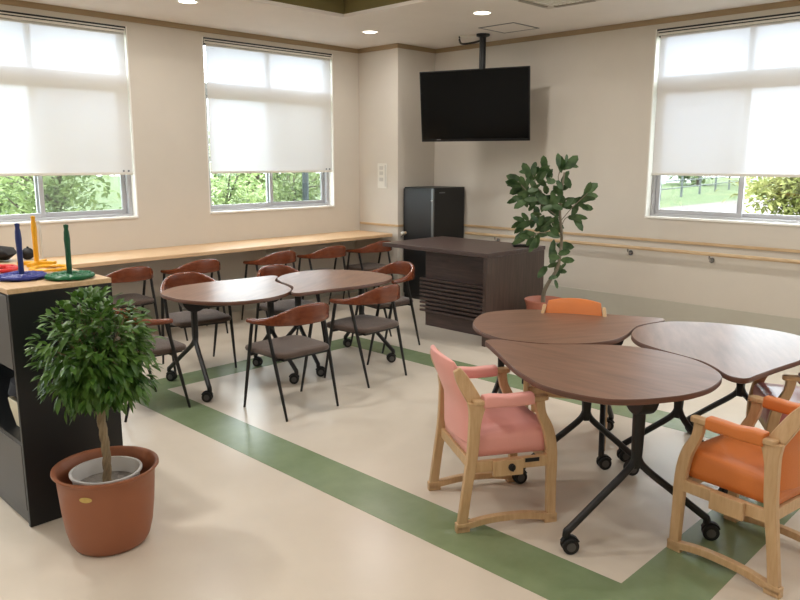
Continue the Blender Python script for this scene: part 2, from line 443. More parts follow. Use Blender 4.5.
t = thing('ceiling_air_conditioner', 'square white ceiling air conditioner cut by the top of the view', 'air conditioner', (-1.54,-3.41,H))
b = BM(); add_box(b, -0.30, 0.30, -0.30, 0.30, -0.028, -0.001); obj('face_panel', b, mat('air_conditioner_grey',(190,184,172),0.5,vary=0.02), t, smooth=False, bevel=0.008)
for k in range(4):
    b = BM(); add_box(b, -0.19, 0.19, 0.225, 0.272, -0.034, -0.027); bmesh.ops.rotate(b, verts=b.verts, cent=(0,0,0), matrix=Matrix.Rotation(k*PI/2,3,'Z'))
    obj('air_vane', b, mat('vane_grey',(150,144,134),0.5,vary=0.03), t, smooth=False, bevel=0.002)
b = BM()
for k in range(9): add_box(b, -0.17, 0.17, -0.175+k*0.041, -0.157+k*0.041, -0.036, -0.027)
obj('intake_grille', b, M_plastic, t, smooth=False)

t = thing('access_hatch', 'square flush access hatch in the ceiling beside the television pole', 'hatch', (-0.60,-2.22,H))
b = BM(); add_box(b, -0.20, 0.20, -0.20, 0.20, -0.004, -0.001); obj('hatch_panel', b, M_ceil, t, smooth=False)
b = BM(); s0, s1 = 0.205, 0.222
add_box(b, -s1, s1, s0, s1, -0.006, -0.001); add_box(b, -s1, s1, -s1, -s0, -0.006, -0.001); add_box(b, -s1, -s0, -s0, s0, -0.006, -0.001); add_box(b, s0, s1, -s0, s0, -0.006, -0.001)
obj('hatch_frame', b, M_silver, t, smooth=False)

# ------------------------------------------------------------------ television on a ceiling pole
TVROT = math.atan2(0.302, 0.953)               # facing -x turned towards the room
tv = thing('television', 'large black flat television hung from the ceiling on a black pole', 'television', (-0.48,-1.79,H), TVROT)
b = BM(); add_lathe(b, [(0.075,-0.001),(0.075,-0.02),(0.05,-0.03)], 24); obj('ceiling_flange', b, M_black, tv)
b = BM(); add_cyl(b, (0,0,-0.02), (0,0,-0.75), 0.035, 20); obj('mount_pole', b, M_black, tv)
b = BM(); add_box(b, -0.06, 0.02, -0.25, 0.25, -0.98, -0.60); obj('mount_bracket', b, M_black, tv, smooth=False, bevel=0.004)
tilt = Matrix.Rotation(math.radians(-6), 4, 'Y')
C0 = Vector((-0.125, 0.042, -0.752))
def tvpart(name, m, x0, x1, y0, y1, z0, z1, bev=0.003, parent=None):
    b = BM(); add_box(b, x0, x1, y0, y1, z0, z1)
    bmesh.ops.transform(b, verts=b.verts, matrix=Matrix.Translation(C0) @ tilt)
    return obj(name, b, m, parent or tv, smooth=False, bevel=bev)
w2, h2 = 0.628, 0.378
tvpart('rear_casing', M_bezel, 0.012, 0.055, -w2+0.05, w2-0.05, -h2+0.06, h2-0.06, 0.01)
tvpart('bezel', M_bezel, -0.012, 0.014, -w2, w2, -h2, h2)
tvpart('screen', M_screen, -0.0135, -0.0115, -w2+0.012, w2-0.012, -h2+0.028, h2-0.012, 0)
tvpart('maker_badge', M_silver, -0.0140, -0.012, w2-0.235, w2-0.185, -h2+0.018, -h2+0.026, 0)
cb = BM()
add_tube(cb, cr([(0.01,0.0,-0.06),(-0.01,0.12,-0.085),(0.0,0.24,-0.085),(0.0,0.27,-0.05),(0.0,0.27,-0.002)], 6), 0.011, 8)
obj('cable', cb, M_black, tv)
b = BM(); add_box(b, -0.05, 0.05, 0.05, 0.25, -0.022, -0.001); obj('socket_cover', b, M_plastic, tv, smooth=False, bevel=0.004)

# ------------------------------------------------------------------ black locker
t = thing('storage_locker', 'tall black metal storage locker standing in the corner behind the desk', 'locker', (0,0,0))
x0, x1, y0, y1 = -0.585, -0.022, -1.195, -0.705
b = BM(); add_box(b, x0+0.02, x1, y0, y1, 0, 1.35); obj('body', b, M_blackm, t, smooth=False, bevel=0.004)
b = BM(); add_box(b, x0, x0+0.019, y0+0.036, y1-0.003, 0.06, 1.335); d = obj('door', b, M_blackm, t, smooth=False, bevel=0.003)
b = BM(); add_box(b, x0-0.004, x0+0.019, y0+0.004, y0+0.032, 0.06, 1.335); d2 = obj('handle_strip', b, M_silver, t, smooth=False, bevel=0.002)
b = BM(); add_cyl(b, (x0-0.012,y0+0.018,1.20), (x0-0.003,y0+0.018,1.20), 0.013, 16); obj('lock', b, M_chrome, d2)
b = BM(); add_box(b, x0+0.10, x0+0.20, y0-0.002, y0, 1.285, 1.298); obj('name_plate', b, M_silver, t, smooth=False)

# ------------------------------------------------------------------ dark walnut desk
t = thing('reception_desk', 'dark walnut desk with a slatted front and an overhanging top', 'desk', (0,0,0))
b = BM(); add_box(b, -1.87, -0.95, -2.99, -1.66, 0.812, 0.850); obj('desk_top', b, M_desk, t, smooth=False, bevel=0.003)
b = BM(); add_box(b, -1.865, -0.955, -2.985, -2.945, 0, 0.811); obj('end_panel', b, M_deskv, t, smooth=False, bevel=0.003)
b = BM(); add_box(b, -1.56, -1.52, -2.944, -1.97, 0.0, 0.811); obj('front_panel', b, M_desk, t, smooth=False, bevel=0.003)
b = BM(); add_box(b, -1.519, -1.10, -2.01, -1.97, 0.0, 0.811); obj('side_panel', b, M_deskv, t, smooth=False, bevel=0.003)
for k in range(9):
    z = 0.150 + k*0.0405
    b = BM(); add_box(b, -1.600, -1.561, -2.944, -1.925, z, z+0.021); obj('slat', b, M_desk, t, smooth=False, bevel=0.002)
t = thing('remote_control', 'black remote control lying on the right end of the dark desk', 'remote control', (-1.17,-2.88,0.851), math.radians(-40))
b = BM(); add_box(b, -0.10, 0.10, -0.024, 0.024, 0, 0.022); obj('casing', b, M_black, t, smooth=False, bevel=0.006)
for k in range(4):
    b = BM(); add_box(b, -0.07+k*0.035, -0.055+k*0.035, -0.010, 0.010, 0.021, 0.025); obj('button', b, M_grey, t, smooth=False, bevel=0.002)

# ------------------------------------------------------------------ bean tables
OUT = [(-0.49,.56),(-.545,.49),(-.663,.335),(-.81,.15),(-.90,0),(-.95,-.1),(-.967,-.22),(-.955,-.34),(-.92,-.43),(-.84,-.51),(-.745,-.57),(-.64,-.62),(-.49,-.648),(-.34,-.635),(-.245,-.6),(-.155,-.52),(-.075,-.4),(-.038,-.27),(-.034,-.15),(-.06,-.03),(-.12,.065),(-.19,.145),(-.26,.215),(-.335,.30),(-.378,.40),(-.405,.50),(-.435,.55)]
CEN = (-.5,-.1)
outline = cr([(x-CEN[0], y-CEN[1]) for x, y in OUT], 4, closed=True)
def make_table(label, loc, rz, group):
    t = thing('bean_table', label, 'table', loc, rz, group)
    b = BM(); n = len(outline)
    def inset(d):
        r = []
        for k in range(n):
            a = Vector(outline[k-1]); c = Vector(outline[(k+1)%n]); tt = (c-a).normalized()
            r.append((outline[k][0]-tt.y*d, outline[k][1]+tt.x*d))
        return r
    area = sum(outline[k][0]*outline[(k+1)%n][1]-outline[(k+1)%n][0]*outline[k][1] for k in range(n))
    s = 1 if area > 0 else -1
    layers = [(inset(s*0.012),0.681),(inset(s*0.0),0.686),(inset(0),0.706),(inset(s*0.003),0.710)]
    rings = [[b.verts.new((x,y,z)) for x, y in L] for L, z in layers]
    for i in range(3):
        for k in range(n):
            f = b.faces.new((rings[i][k],rings[i][(k+1)%n],rings[i+1][(k+1)%n],rings[i+1][k])); f.material_index = 1
    b.faces.new(rings[0]); b.faces.new(rings[-1])
    obj('tabletop', b, [M_walnut, M_walnut_edge], t, angle=50)
    for (jx, jy), feet in (((-.160,-.322), ((-.48,-.18),(.07,-.56))), ((.225,.155), ((-.02,.37),(.49,.0)))):
        b = BM()
        fd = (Vector(feet[1])-Vector(feet[0])).normalized()
        add_sweep(b, [(jx,jy,0.645),(jx,jy,0.56),(jx,jy,0.42),(jx,jy,0.335)], lambda i: rrect([.018,.019,.019,.017][i], [.026,.025,.022,.018][i], .010), Vector((fd.x,fd.y,0)))
        for fx, fy in feet:
            dv = Vector((fx-jx, fy-jy, 0)); 
            P = [(jx,jy,0.43),(jx+dv.x*.03,jy+dv.y*.03,0.375),(jx+dv.x*.14,jy+dv.y*.14,0.325),(jx+dv.x*.55,jy+dv.y*.55,0.215),(jx+dv.x*.93,jy+dv.y*.93,0.113),(jx+dv.x*.99,jy+dv.y*.99,0.098),(fx,fy,0.075)]
            add_tube(b, cr(P, 4), 0.0165, 10, Vector((-dv.y,dv.x,0)).normalized())
        lg = obj('leg', b, M_black, t)
        for k, (fx, fy) in enumerate(feet):
            ox = 0.018; ax = Vector((0,1,0)); c0 = Vector((ox, 0, 0.036))
            b = BM(); add_cyl(b, (0,0,0.062), (0,0,0.086), 0.012, 12)
            add_cyl(b, c0-ax*0.006, c0+ax*0.006, 0.030, 16)
            hd = [c0+Vector((0.040*math.cos(q), 0, 0.040*math.sin(q))) for q in [PI*j/8 for j in range(1,8)]]
            add_sweep(b, hd, lambda i: rect(0.004, 0.012), ax)
            cs = obj('caster', b, M_rubber, t, loc=(fx,fy,0))
            for s in (-1, 1):
                b = BM(); add_cyl(b, c0+ax*0.007*s, c0+ax*0.025*s, 0.036, 22); obj('wheel', b, M_rubber, cs, bevel=0.004)
                b = BM(); add_cyl(b, c0+ax*0.0245*s, c0+ax*0.0275*s, 0.020, 16); obj('hub_cap', b, M_grey, cs)
        b = BM()                                          # flip hinge under the top
        pv = Vector((fd.x,fd.y,0)); nv = Vector((-fd.y,fd.x,0)); cc = Vector((jx,jy,0))
        half = [(math.cos(q)*0.10, -math.sin(q)*0.095) for q in [PI*j/10 for j in range(11)]]
        va = [b.verts.new(cc+nv*x-pv*0.035+Vector((0,0,0.68+z))) for x, z in half]; vb = [b.verts.new(cc+nv*x+pv*0.035+Vector((0,0,0.68+z))) for x, z in half]
        b.faces.new(va); b.faces.new(list(reversed(vb)))
        for k in range(10): b.faces.new((va[k],va[k+1],vb[k+1],vb[k]))
        b.faces.new((va[0],va[10],vb[10],vb[0]))
        obj('hinge_bracket', b, M_blackm, t, bevel=0.003)
    b = BM(); add_sweep(b, [(-.160,-.322,0.625),(.225,.155,0.625)], lambda i: rrect(.018,.026,.006)); obj('crossbar', b, M_black, t)
    return t
TC = Vector((-3.483,-5.178,0))
def tri(ang):
    v = Matrix.Rotation(ang,3,'Z') @ Vector((CEN[0]*1.012,CEN[1]*1.012,0)); return (TC.x+v.x, TC.y+v.y, 0)
g1, g2 = 'walnut bean tables of the front trio', 'walnut bean tables of the rear pair'
tb = make_table('walnut bean table in the foreground between the pink and the orange armchair', tri(0), 0, g1)
def swivel(t, seed):
    """casters rest at their own swivel angles"""
    rd = random.Random(seed)
    for ch in t.children:
        if ch.name.startswith('caster'):
            ch.rotation_euler = (0, 0, math.radians(-45 + rd.choice((0,180)) + rd.uniform(-28,28)) - t.rotation_euler.z)
    return t
swivel(tb, 1)
swivel(dup(tb, tri(-2*PI/3), -2*PI/3, 'walnut bean table of the front trio nearest the dark desk', g1), 2)
swivel(dup(tb, tri(2*PI/3), 2*PI/3, 'walnut bean table of the front trio cut by the right edge, pale with glare', g1), 3)
swivel(dup(tb, (-3.998,-2.235,0), math.radians(-60), 'walnut bean table of the rear pair on the left, nearest the leafy potted fig', g2), 4)
swivel(dup(tb, (-3.205,-2.427,0), math.radians(120), 'walnut bean table of the rear pair on the right, nearest the dark desk', g2), 5)

# ------------------------------------------------------------------ horn-back armchairs
def make_armchair(label, loc, rz, group):
    t = thing('wooden_back_armchair', label, 'chair', loc, rz, group)
    half = [(0,-.232,.684,.132,.028),(.085,-.224,.682,.128,.028),(.16,-.185,.668,.102,.030),(.214,-.112,.646,.068,.036),(.243,-.02,.632,.044,.044),(.254,.06,.626,.036,.046),(.256,.118,.625,.030,.042)]
    sec = [(-a,)+tuple(r) for a, *r in reversed(half[1:])] + half
    sec = cr(sec, 5)
    b = BM()
    add_sweep(b, [s[:3] for s in sec], lambda i: rrect(sec[i][4]/2, sec[i][3]/2, min(sec[i][4],sec[i][3])*0.42, 3))
    obj('backrest', b, M_rail, t, bevel=0.004)
    outl = []
    for k in range(48):
        a = 2*PI*k/48; c, s = math.cos(a), math.sin(a); e = 0.36
        x = 0.232*math.copysign(abs(c)**e, c); y = 0.225*math.copysign(abs(s)**e, s)
        outl.append((x*(1+0.05*y/0.225)-0.0, y+0.035))
    b = BM(); rings = []
    for sc_, z in ((0.90,0.398),(0.985,0.402),(1.0,0.413),(0.985,0.426),(0.93,0.433),(0.6,0.434),(0.2,0.432)):
        rings.append([b.verts.new((x*sc_,y*sc_,z)) for x, y in outl])
    for i in range(len(rings)-1):
        for k in range(48): b.faces.new((rings[i][k],rings[i][(k+1)%48],rings[i+1][(k+1)%48],rings[i+1][k]))
    b.faces.new(list(reversed(rings[0]))); b.faces.new(rings[-1]); obj('seat', b, M_seat, t, angle=80)
    b = BM(); add_box(b, -0.185, 0.185, -0.16, 0.22, 0.382, 0.397); add_box(b, -0.247, 0.247, 0.115, 0.140, 0.382, 0.398); add_box(b, -0.226, 0.226, -0.130, -0.105, 0.382, 0.398)
    obj('seat_frame', b, M_black, t, smooth=False)
    for s in (-1, 1):
        b = BM(); add_tube(b, [(s*.245,.22,0),(s*.2515,.147,.31),(s*.257,.078,.614)], [.0085,.0125,.012], 10, Vector((1,0,0))); obj('leg', b, M_black, t)
        b = BM(); add_tube(b, [(s*.216,-.222,0),(s*.226,-.140,.31),(s*.237,-.055,.632)], [.0085,.0125,.012], 10, Vector((1,0,0))); obj('leg', b, M_black, t)
    return t
ga = 'wooden backed armchairs around the rear tables'; gc = 'wooden backed armchairs along the wall counter'
ac = make_armchair('wooden backed black legged armchair with brown seat, front left at the rear tables', (-4.10,-3.065,0), math.radians(0), ga)
dup(ac, (-3.25,-2.90,0), math.radians(4), 'wooden backed black legged armchair with brown seat, front right at the rear tables', ga)
dup(ac, (-4.83,-2.34,0), math.radians(-91), 'wooden backed armchair at the left end of the rear tables, half behind the leafy fig', ga)
dup(ac, (-2.42,-2.27,0), math.radians(82), 'wooden backed armchair at the right end of the rear tables, before the slatted desk', ga)
dup(ac, (-4.03,-1.70,0), math.radians(168), 'wooden backed armchair behind the left rear table, facing the room', ga)
dup(ac, (-3.22,-1.86,0), math.radians(176), 'wooden backed armchair behind the meeting line of the two rear tables', ga)
for x, l, r in ((-4.12,'wooden backed armchair at the wall counter, leftmost, just right of the black shelf unit',2),
             (-3.42,'wooden backed armchair at the wall counter, second from the left',-1),
             (-2.50,'wooden backed armchair at the wall counter, third from the left',1),
             (-1.80,'wooden backed armchair at the wall counter, second from the pillar',-2),
             (-1.08,'wooden backed armchair at the wall counter, nearest the pillar',0)):
    dup(ac, (x,-0.64,0), math.radians(r), l, gc)

# ------------------------------------------------------------------ beech care armchairs
def yz_sweep(b, pts, w, tx, x):
    """a flat wooden member in the plane x = const, pts (y,z), in-plane half widths w, half thickness tx"""
    P = cr([(y,z,ww) for (y,z), ww in zip(pts, w)], 5)
    add_sweep(b, [(x,q[0],q[1]) for q in P], lambda i: rect(P[i][2], tx) if False else [(-P[i][2],-tx),(P[i][2],-tx),(P[i][2],tx),(-P[i][2],tx)], Vector((1,0,0)))
def make_carechair(label, loc, rz, vinyl, group):
    t = thing('care_armchair', label, 'chair', loc, rz, group)
    X = 0.228
    for s in (-1, 1):
        x = s*X
        b = BM(); yz_sweep(b, [(-.232,.03),(-.210,.20),(-.186,.37),(-.178,.50),(-.172,.56),(-.168,.606)], [.024,.023,.026,.028,.034,.046], .015, x); obj('rear_leg', b, M_beech, t, bevel=0.004)
        b = BM(); yz_sweep(b, [(.226,.03),(.222,.20),(.218,.34),(.198,.45),(.158,.535),(.146,.60)], [.023,.024,.027,.026,.022,.024], .015, x); obj('front_leg', b, M_beech, t, bevel=0.004)
        b = BM(); yz_sweep(b, [(-.262,.028),(-.20,.032),(-.08,.048),(.08,.048),(.20,.032),(.256,.028)], [.016]*6, .016, x)
        t.scale = (1,.95,1); add_box(b, x-.016, x+.016, -.262, -.195, 0, .03); add_box(b, x-.016, x+.016, .19, .256, 0, .03); obj('sled_runner', b, M_beech, t, bevel=0.003)
        b = BM(); add_prism(b, rrect(.024, .19, .02, 4), .600, .622)
        for v in b.verts: v.co.x += x
        ar = obj('armrest', b, M_beech, t, bevel=0.004)
        P = cr([(-.140,.612,.026,.028),(-.09,.613,.028,.029),(-.02,.609,.027,.026),(.05,.610,.027,.027),(.112,.612,.026,.026)], 4)
        b = BM(); add_sweep(b, [(x,q[0],q[1]) for q in P], lambda i: rrect(P[i][2], P[i][3], .012, 3), Vector((0,0,1))); obj('arm_pad', b, vinyl, ar, bevel=0.004)
        b = BM(); add_box(b, x-.012, x+.012, -.195, .215, .282, .335); obj('side_rail', b, M_beech, t, smooth=False, bevel=0.004)
        b = BM(); xo = x+s*.013
        add_box(b, min(xo,xo+s*.02), max(xo,xo+s*.02), -.09, .062, .262, .338); hb = obj('height_adjuster', b, M_beech, t, smooth=False, bevel=0.004)
        if s < 0: pass
        else:
          b = BM(); add_cyl(b, (xo+s*.02,.0,.305), (xo+s*.034,.0,.305), .017, 18); add_box(b, min(xo+s*.034,xo+s*.042), max(xo+s*.034,xo+s*.042), -.004, .004, .29, .32); obj('knob', b, M_black, hb, bevel=0.002)
          b = BM(); add_box(b, min(x+s*.0125,x+s*.016), max(x+s*.0125,x+s*.016), .078, .150, .312, .330); obj('slot_plate', b, M_black, t, smooth=False)
        b = BM(); yz_sweep(b, [(-.158,.585),(-.196,.650),(-.232,.712),(-.254,.755)], [.034,.034,.030,.018], .011, s*.212)
        for v in b.verts: v.co.x -= s*0.034*max(0.0, v.co.z-0.585)/0.20
        obj('back_post', b, M_beech, t, bevel=0.004)
    for y in (.205, -.185):
        b = BM(); add_box(b, -X+.013, X-.013, y-.012, y+.012, .285, .335); obj('cross_rail', b, M_beech, t, smooth=False, bevel=0.004)
    # seat cushion
    outl = [(x, y+0.022) for x, y in rrect(.206, .213, .045, 5)]; n = len(outl)
    b = BM(); rings = []
    for s_, z in ((0.93,0.338),(0.99,0.345),(1.0,0.375),(1.0,0.415),(0.985,0.437),(0.93,0.449),(0.55,0.447),(0.2,0.443)):
        rings.append([b.verts.new((x*s_, 0.022+(y-0.022)*s_, z + (0.012 if y > 0 and z > .4 else 0))) for x, y in outl])
    for i in range(len(rings)-1):
        for k in range(n): b.faces.new((rings[i][k],rings[i][(k+1)%n],rings[i+1][(k+1)%n],rings[i+1][k]))
    b.faces.new(list(reversed(rings[0]))); b.faces.new(rings[-1]); obj('seat', b, vinyl, t, angle=60)
    # upholstered back: curved in plan, leaning back, crowned top
    b = BM(); NU, NV = 14, 12; gf = []; gb = []
    for j in range(NV+1):
        v = j/NV; rf = []; rb = []
        for i in range(NU+1):
            u = -1+2*i/NU
            ztop = 0.800-0.016*u*u; z = 0.40+(ztop-0.40)*v
            y = -0.165 - 0.02*max(0,(z-0.40)) - 0.40*max(0,z-0.56)*1.0 - 0.030*(1-u*u)
            th = 0.026*(1-abs(u)**6*0.55)*(1-max(0,(v-0.86)/0.14)**2*0.6)
            hw = .198-.034*max(0.0,z-.58)/.2
            rf.append(b.verts.new((u*hw, y+th, z))); rb.append(b.verts.new((u*hw, y-th, z)))
        gf.append(rf); gb.append(rb)
    for j in range(NV):
        for i in range(NU):
            b.faces.new((gf[j][i],gf[j][i+1],gf[j+1][i+1],gf[j+1][i])); b.faces.new((gb[j][i+1],gb[j][i],gb[j+1][i],gb[j+1][i+1]))
        b.faces.new((gb[j][0],gf[j][0],gf[j+1][0],gb[j+1][0])); b.faces.new((gf[j][NU],gb[j][NU],gb[j+1][NU],gf[j+1][NU]))
    for i in range(NU):
        b.faces.new((gf[NV][i],gf[NV][i+1],gb[NV][i+1],gb[NV][i])); b.faces.new((gf[0][i+1],gf[0][i],gb[0][i],gb[0][i+1]))
    obj('backrest', b, vinyl, t, angle=60, bevel=0.008)
    return t
gk = 'beech framed care armchairs around the front tables'
def yaw(fx, fy): return math.atan2(-fx, fy)
cc = make_carechair('pink vinyl armchair with beech frame, left of the foreground table', (-4.335,-4.945,0), yaw(.851,-.525), M_pink, gk)
dup(cc, (-3.92,-6.03,0), yaw(.154,.988), 'orange vinyl armchair with beech frame, cut by the right edge in front', gk, {M_pink: M_orange})
dup(cc, (-3.22,-4.68,0), yaw(-.89,-.46), 'orange vinyl armchair whose back shows beyond the front trio of tables', gk, {M_pink: M_orange})
dup(cc, (-2.94,-5.93,0), yaw(-.5,.866), 'rose vinyl armchair pushed under the pale right table, behind the orange armchair', gk, {M_pink: M_rose})

# ------------------------------------------------------------------ leaves
def leaf_geo(V, F, base, d, up, L, W, fold=0.25, droop=0.3, prof=((0,.04),(.22,.62),(.48,1.0),(.74,.72),(1.0,.0))):
    """one leaf: base point, direction d, up hint; appended to lists"""
    d = d.normalized(); s = d.cross(up)
    if s.length < 1e-4: s = d.cross(Vector((1,0,0)))
    s.normalize(); u = s.cross(d).normalized()
    i0 = len(V)
    for tt, w in prof:
        c = base + d*(L*tt) - Vector((0,0,1))*(droop*L*tt*tt) 
        hw = W*0.5*w
        V.append(tuple(c - s*hw + u*hw*fold)); V.append(tuple(c)); V.append(tuple(c + s*hw + u*hw*fold))
    for k in range(4):
        a = i0+k*3
        F.append((a,a+1,a+4,a+3)); F.append((a+1,a+2,a+5,a+4))

def rnd_dir():
    while True:
        v = Vector((random.uniform(-1,1),random.uniform(-1,1),random.uniform(-1,1)))
        if 0.05 < v.length < 1: return v.normalized()

# ------------------------------------------------------------------ weeping fig in the foreground
FX, FY = -5.795, -3.962
t = thing('planter', 'round terracotta coloured planter on the floor in the left foreground', 'planter', (FX,FY,0))
b = BM(); add_lathe(b, [(0.0,0.012),(0.138,0.0),(0.152,0.006),(0.166,0.03),(0.181,0.09),(0.191,0.17),(0.198,0.26),(0.203,0.33),(0.214,0.340),(0.221,0.348),(0.220,0.356),(0.213,0.357),(0.199,0.346),(0.192,0.30),(0.184,0.17),(0.160,0.05),(0.0,0.04)], 56, cap=False)
obj('planter_body', b, M_terra, t, angle=60)
b = BM()
ang0 = math.atan2(-7.012-FY, -7.074-FX) - 0.45
Rr = 0.2015
NV_ = 10
ring = []
for k in range(NV_*2):
    a = 2*PI*k/(NV_*2); da = 0.135*math.cos(a)/1.0; z = 0.285 + 0.0125*math.sin(a)
    r = 0.198 + (z-0.26)*(0.005/0.07) + 0.0015
    ring.append(b.verts.new(((r)*math.cos(ang0+da), (r)*math.sin(ang0+da), z)))
cv = b.verts.new((0.2020*math.cos(ang0), 0.2020*math.sin(ang0), 0.285))
for k in range(len(ring)): b.faces.new((ring[k], ring[(k+1)%len(ring)], cv))
obj('oval_sticker', b, M_gold, t)
fig = thing('weeping_fig', 'bushy green weeping fig in a white inner pot inside the terracotta planter', 'plant', (FX,FY,0.041))
b = BM(); add_lathe(b, [(0.0,0.0),(0.104,0.0),(0.122,0.10),(0.138,0.26),(0.141,0.283),(0.150,0.286),(0.150,0.294),(0.139,0.294),(0.134,0.27),(0.129,0.225),(0.0,0.225)], 48, cap=False)
obj('inner_pot', b, mat('white_pot_plastic',(206,204,202),0.45,vary=0.03), fig, angle=60)
b = BM(); add_lathe(b, [(0.0,0.238),(0.06,0.235),(0.128,0.230)], 32, cap=False); obj('soil', b, mat('grey_gravel',(150,144,138),0.9,vary=0.35,vscale=70,bump=0.5,bscale=90), fig)
b = BM()
for ph in range(3):                                            # braided stems
    P = []
    for k in range(19):
        z = 0.235 + k*0.022; a = ph*2*PI/3 + k*0.72
        P.append((0.009*math.cos(a)+0.006*math.sin(k*0.3), 0.009*math.sin(a), z))
    add_tube(b, P, [0.0115]*19, 8, Vector((1,0,0)))
obj('trunk', b, M_bark, fig)
cz, RX, RZ = 0.815, 0.235, 0.262
b = BM(); tips = []
for k in range(60):
    a = k*2.39996; ph = math.acos(1-1.75*(k+0.5)/60)
    r = random.uniform(0.6,0.92)
    tip = Vector((RX*r*math.sin(ph)*math.cos(a), RX*r*math.sin(ph)*math.sin(a), cz+RZ*r*math.cos(ph)))
    p0 = Vector((0,0,random.uniform(0.60,0.70)))
    mid = (p0+tip)*0.5 + Vector((0,0,0.05))
    add_tube(b, cr([tuple(p0),tuple(mid),tuple(tip)],4), [0.004]*5+[0.003]*3+[0.0015], 5)
    tips.append((p0,mid,tip))
obj('branches', b, M_bark, fig)
V, F = [], []
for p0, mid, tip in tips:
    for k in range(44):
        f = random.uniform(0.45,1.12)
        p = p0.lerp(tip, f) + rnd_dir()*random.uniform(0.0,0.085)
        c = Vector((0,0,cz)); out = (p-c); 
        q = (out.x/RX)**2+(out.y/RX)**2+(out.z/RZ)**2
        if q > 1.08: continue
        d = out.normalized()*0.9 + rnd_dir()*0.65 + Vector((0,0,-0.42))
        leaf_geo(V, F, p, d, Vector((0,0,1))+rnd_dir()*0.4, random.uniform(0.045,0.064), random.uniform(0.019,0.027), 0.3, 0.22)
for k in range(90):                                             # light shoots sticking out
    a = random.uniform(0,2*PI); ph = random.uniform(0.1,2.3); d0 = Vector((math.sin(ph)*math.cos(a), math.sin(ph)*math.sin(a), math.cos(ph)))
    p = Vector((0,0,cz)) + Vector((d0.x*RX,d0.y*RX,d0.z*RZ))*random.uniform(0.9,1.0)
    for j in range(3): leaf_geo(V, F, p, d0+rnd_dir()*0.6, Vector((0,0,1)), 0.058, 0.023, 0.3, 0.3)
raw('foliage', V, F, M_leaf, fig, smooth=True)

# ------------------------------------------------------------------ rubber plant behind the front tables
RPX, RPY = -1.33, -3.25
rp = thing('rubber_plant', 'tall thin rubber plant with oval leaves standing beside the dark desk', 'plant', (RPX,RPY,0))
b = BM(); add_lathe(b, [(0.0,0.0),(0.125,0.0),(0.135,0.02),(0.165,0.34),(0.180,0.385),(0.186,0.40),(0.180,0.408),(0.168,0.400),(0.156,0.36),(0.15,0.34),(0.0,0.34)], 40, cap=False); obj('pot', b, M_terra_lt, rp, angle=60)
b = BM(); add_lathe(b, [(0.0,0.352),(0.08,0.348),(0.15,0.342)], 28, cap=False); obj('soil', b, M_soil, rp)
RV = Vector((0.70,-0.714,0)); DV = Vector((0.714,0.70,0)); UZ = Vector((0,0,1))
def rpt(r, z, d=0.0): return RV*r + DV*d + UZ*z
tr = cr([tuple(rpt(-0.01,0.34)),tuple(rpt(-0.01,0.46)),tuple(rpt(0.03,0.56)),tuple(rpt(0.10,0.68)),tuple(rpt(0.125,0.80)),tuple(rpt(0.135,0.98)),tuple(rpt(0.11,1.20)),tuple(rpt(0.12,1.42)),tuple(rpt(0.135,1.56))], 5)
b = BM(); add_tube(b, tr, [0.022-0.014*i/len(tr) for i in range(len(tr))], 8, Vector((1,0,0)))
br = [((0.115,1.12),(0.30,1.24),(0.42,1.36)),((0.11,1.15),(-0.05,1.32),(-0.20,1.46)),((0.11,1.22),(0.0,1.40),(-0.05,1.55)),((0.12,1.36),(0.18,1.50),(0.24,1.60)),((0.115,1.10),(-0.02,1.12),(-0.14,1.10)),((0.12,1.05),(0.25,1.14),(0.34,1.17)),((0.12,1.0),(0.0,1.02),(-0.10,0.98))]
twigs = []
for a, c, d in br:
    dz = random.uniform(-0.1,0.1)
    sh = lambda q: (q[0]-0.09*min(1,max(0,q[1]-0.75)/0.35), q[1]+0.04*max(0,q[1]-0.9))
    c = sh(c); d = sh(d)
    add_tube(b, cr([tuple(rpt(*a)),tuple(rpt(c[0],c[1],dz*0.6)),tuple(rpt(d[0],d[1],dz))],4), 0.0045, 6)
    twigs.append((a,c,d,dz))
obj('trunk', b, M_bark2, rp)
V, F = [], []
def rleaf(r, z, ang, L=0.105, W=0.058, dd=None):
    dpt = random.uniform(-0.10,0.10) if dd is None else dd
    d = RV*math.cos(ang) + UZ*math.sin(ang) + DV*random.uniform(-0.5,0.3)
    z += 0.04*max(0,z-0.9); r -= 0.09*min(1,max(0,z-0.75)/0.35); leaf_geo(V, F, rpt(r,z,dpt), d, -DV+rnd_dir()*0.6, L, W, 0.15, 0.1, ((0,.12),(.18,.78),(.5,1.0),(.82,.74),(1.0,.06)))
# leaves that stand out in the outline (r right of pot centre, height, direction)
for r, z, a, L in ((0.40,1.35,0.75,0.15),(0.30,1.29,0.2,0.12),(0.37,1.33,0.1,0.11),(0.33,1.16,-1.0,0.13),(0.40,1.24,-0.1,0.11),(0.28,1.40,2.0,0.12),(0.24,1.56,0.95,0.15),(0.16,1.58,1.6,0.12),(0.05,1.56,1.7,0.12),
                   (-0.16,1.46,2.7,0.13),(-0.18,1.44,2.9,0.12),(-0.12,1.40,3.4,0.13),(-0.10,1.50,2.0,0.13),(-0.12,1.30,3.6,0.12),(-0.05,1.10,3.3,0.13),(-0.08,1.03,3.6,0.14),(-0.14,0.98,3.5,0.12),(-0.05,0.98,4.2,0.12),
                   (0.14,0.90,0.0,0.14),(0.12,0.86,4.4,0.13),(0.12,0.83,0.3,0.11),(0.12,0.78,0.1,0.11),(0.12,0.74,3.3,0.10),(0.12,0.68,0.8,0.09),(0.11,0.66,0.0,0.09),(0.10,0.62,3.2,0.08),(0.03,0.70,3.9,0.12),(0.13,0.95,4.5,0.15),(0.13,0.74,4.6,0.12),(0.12,0.80,2.9,0.10),(0.10,0.58,5.0,0.07)):
    rleaf(r, z, a, L*1.15, L*0.56)
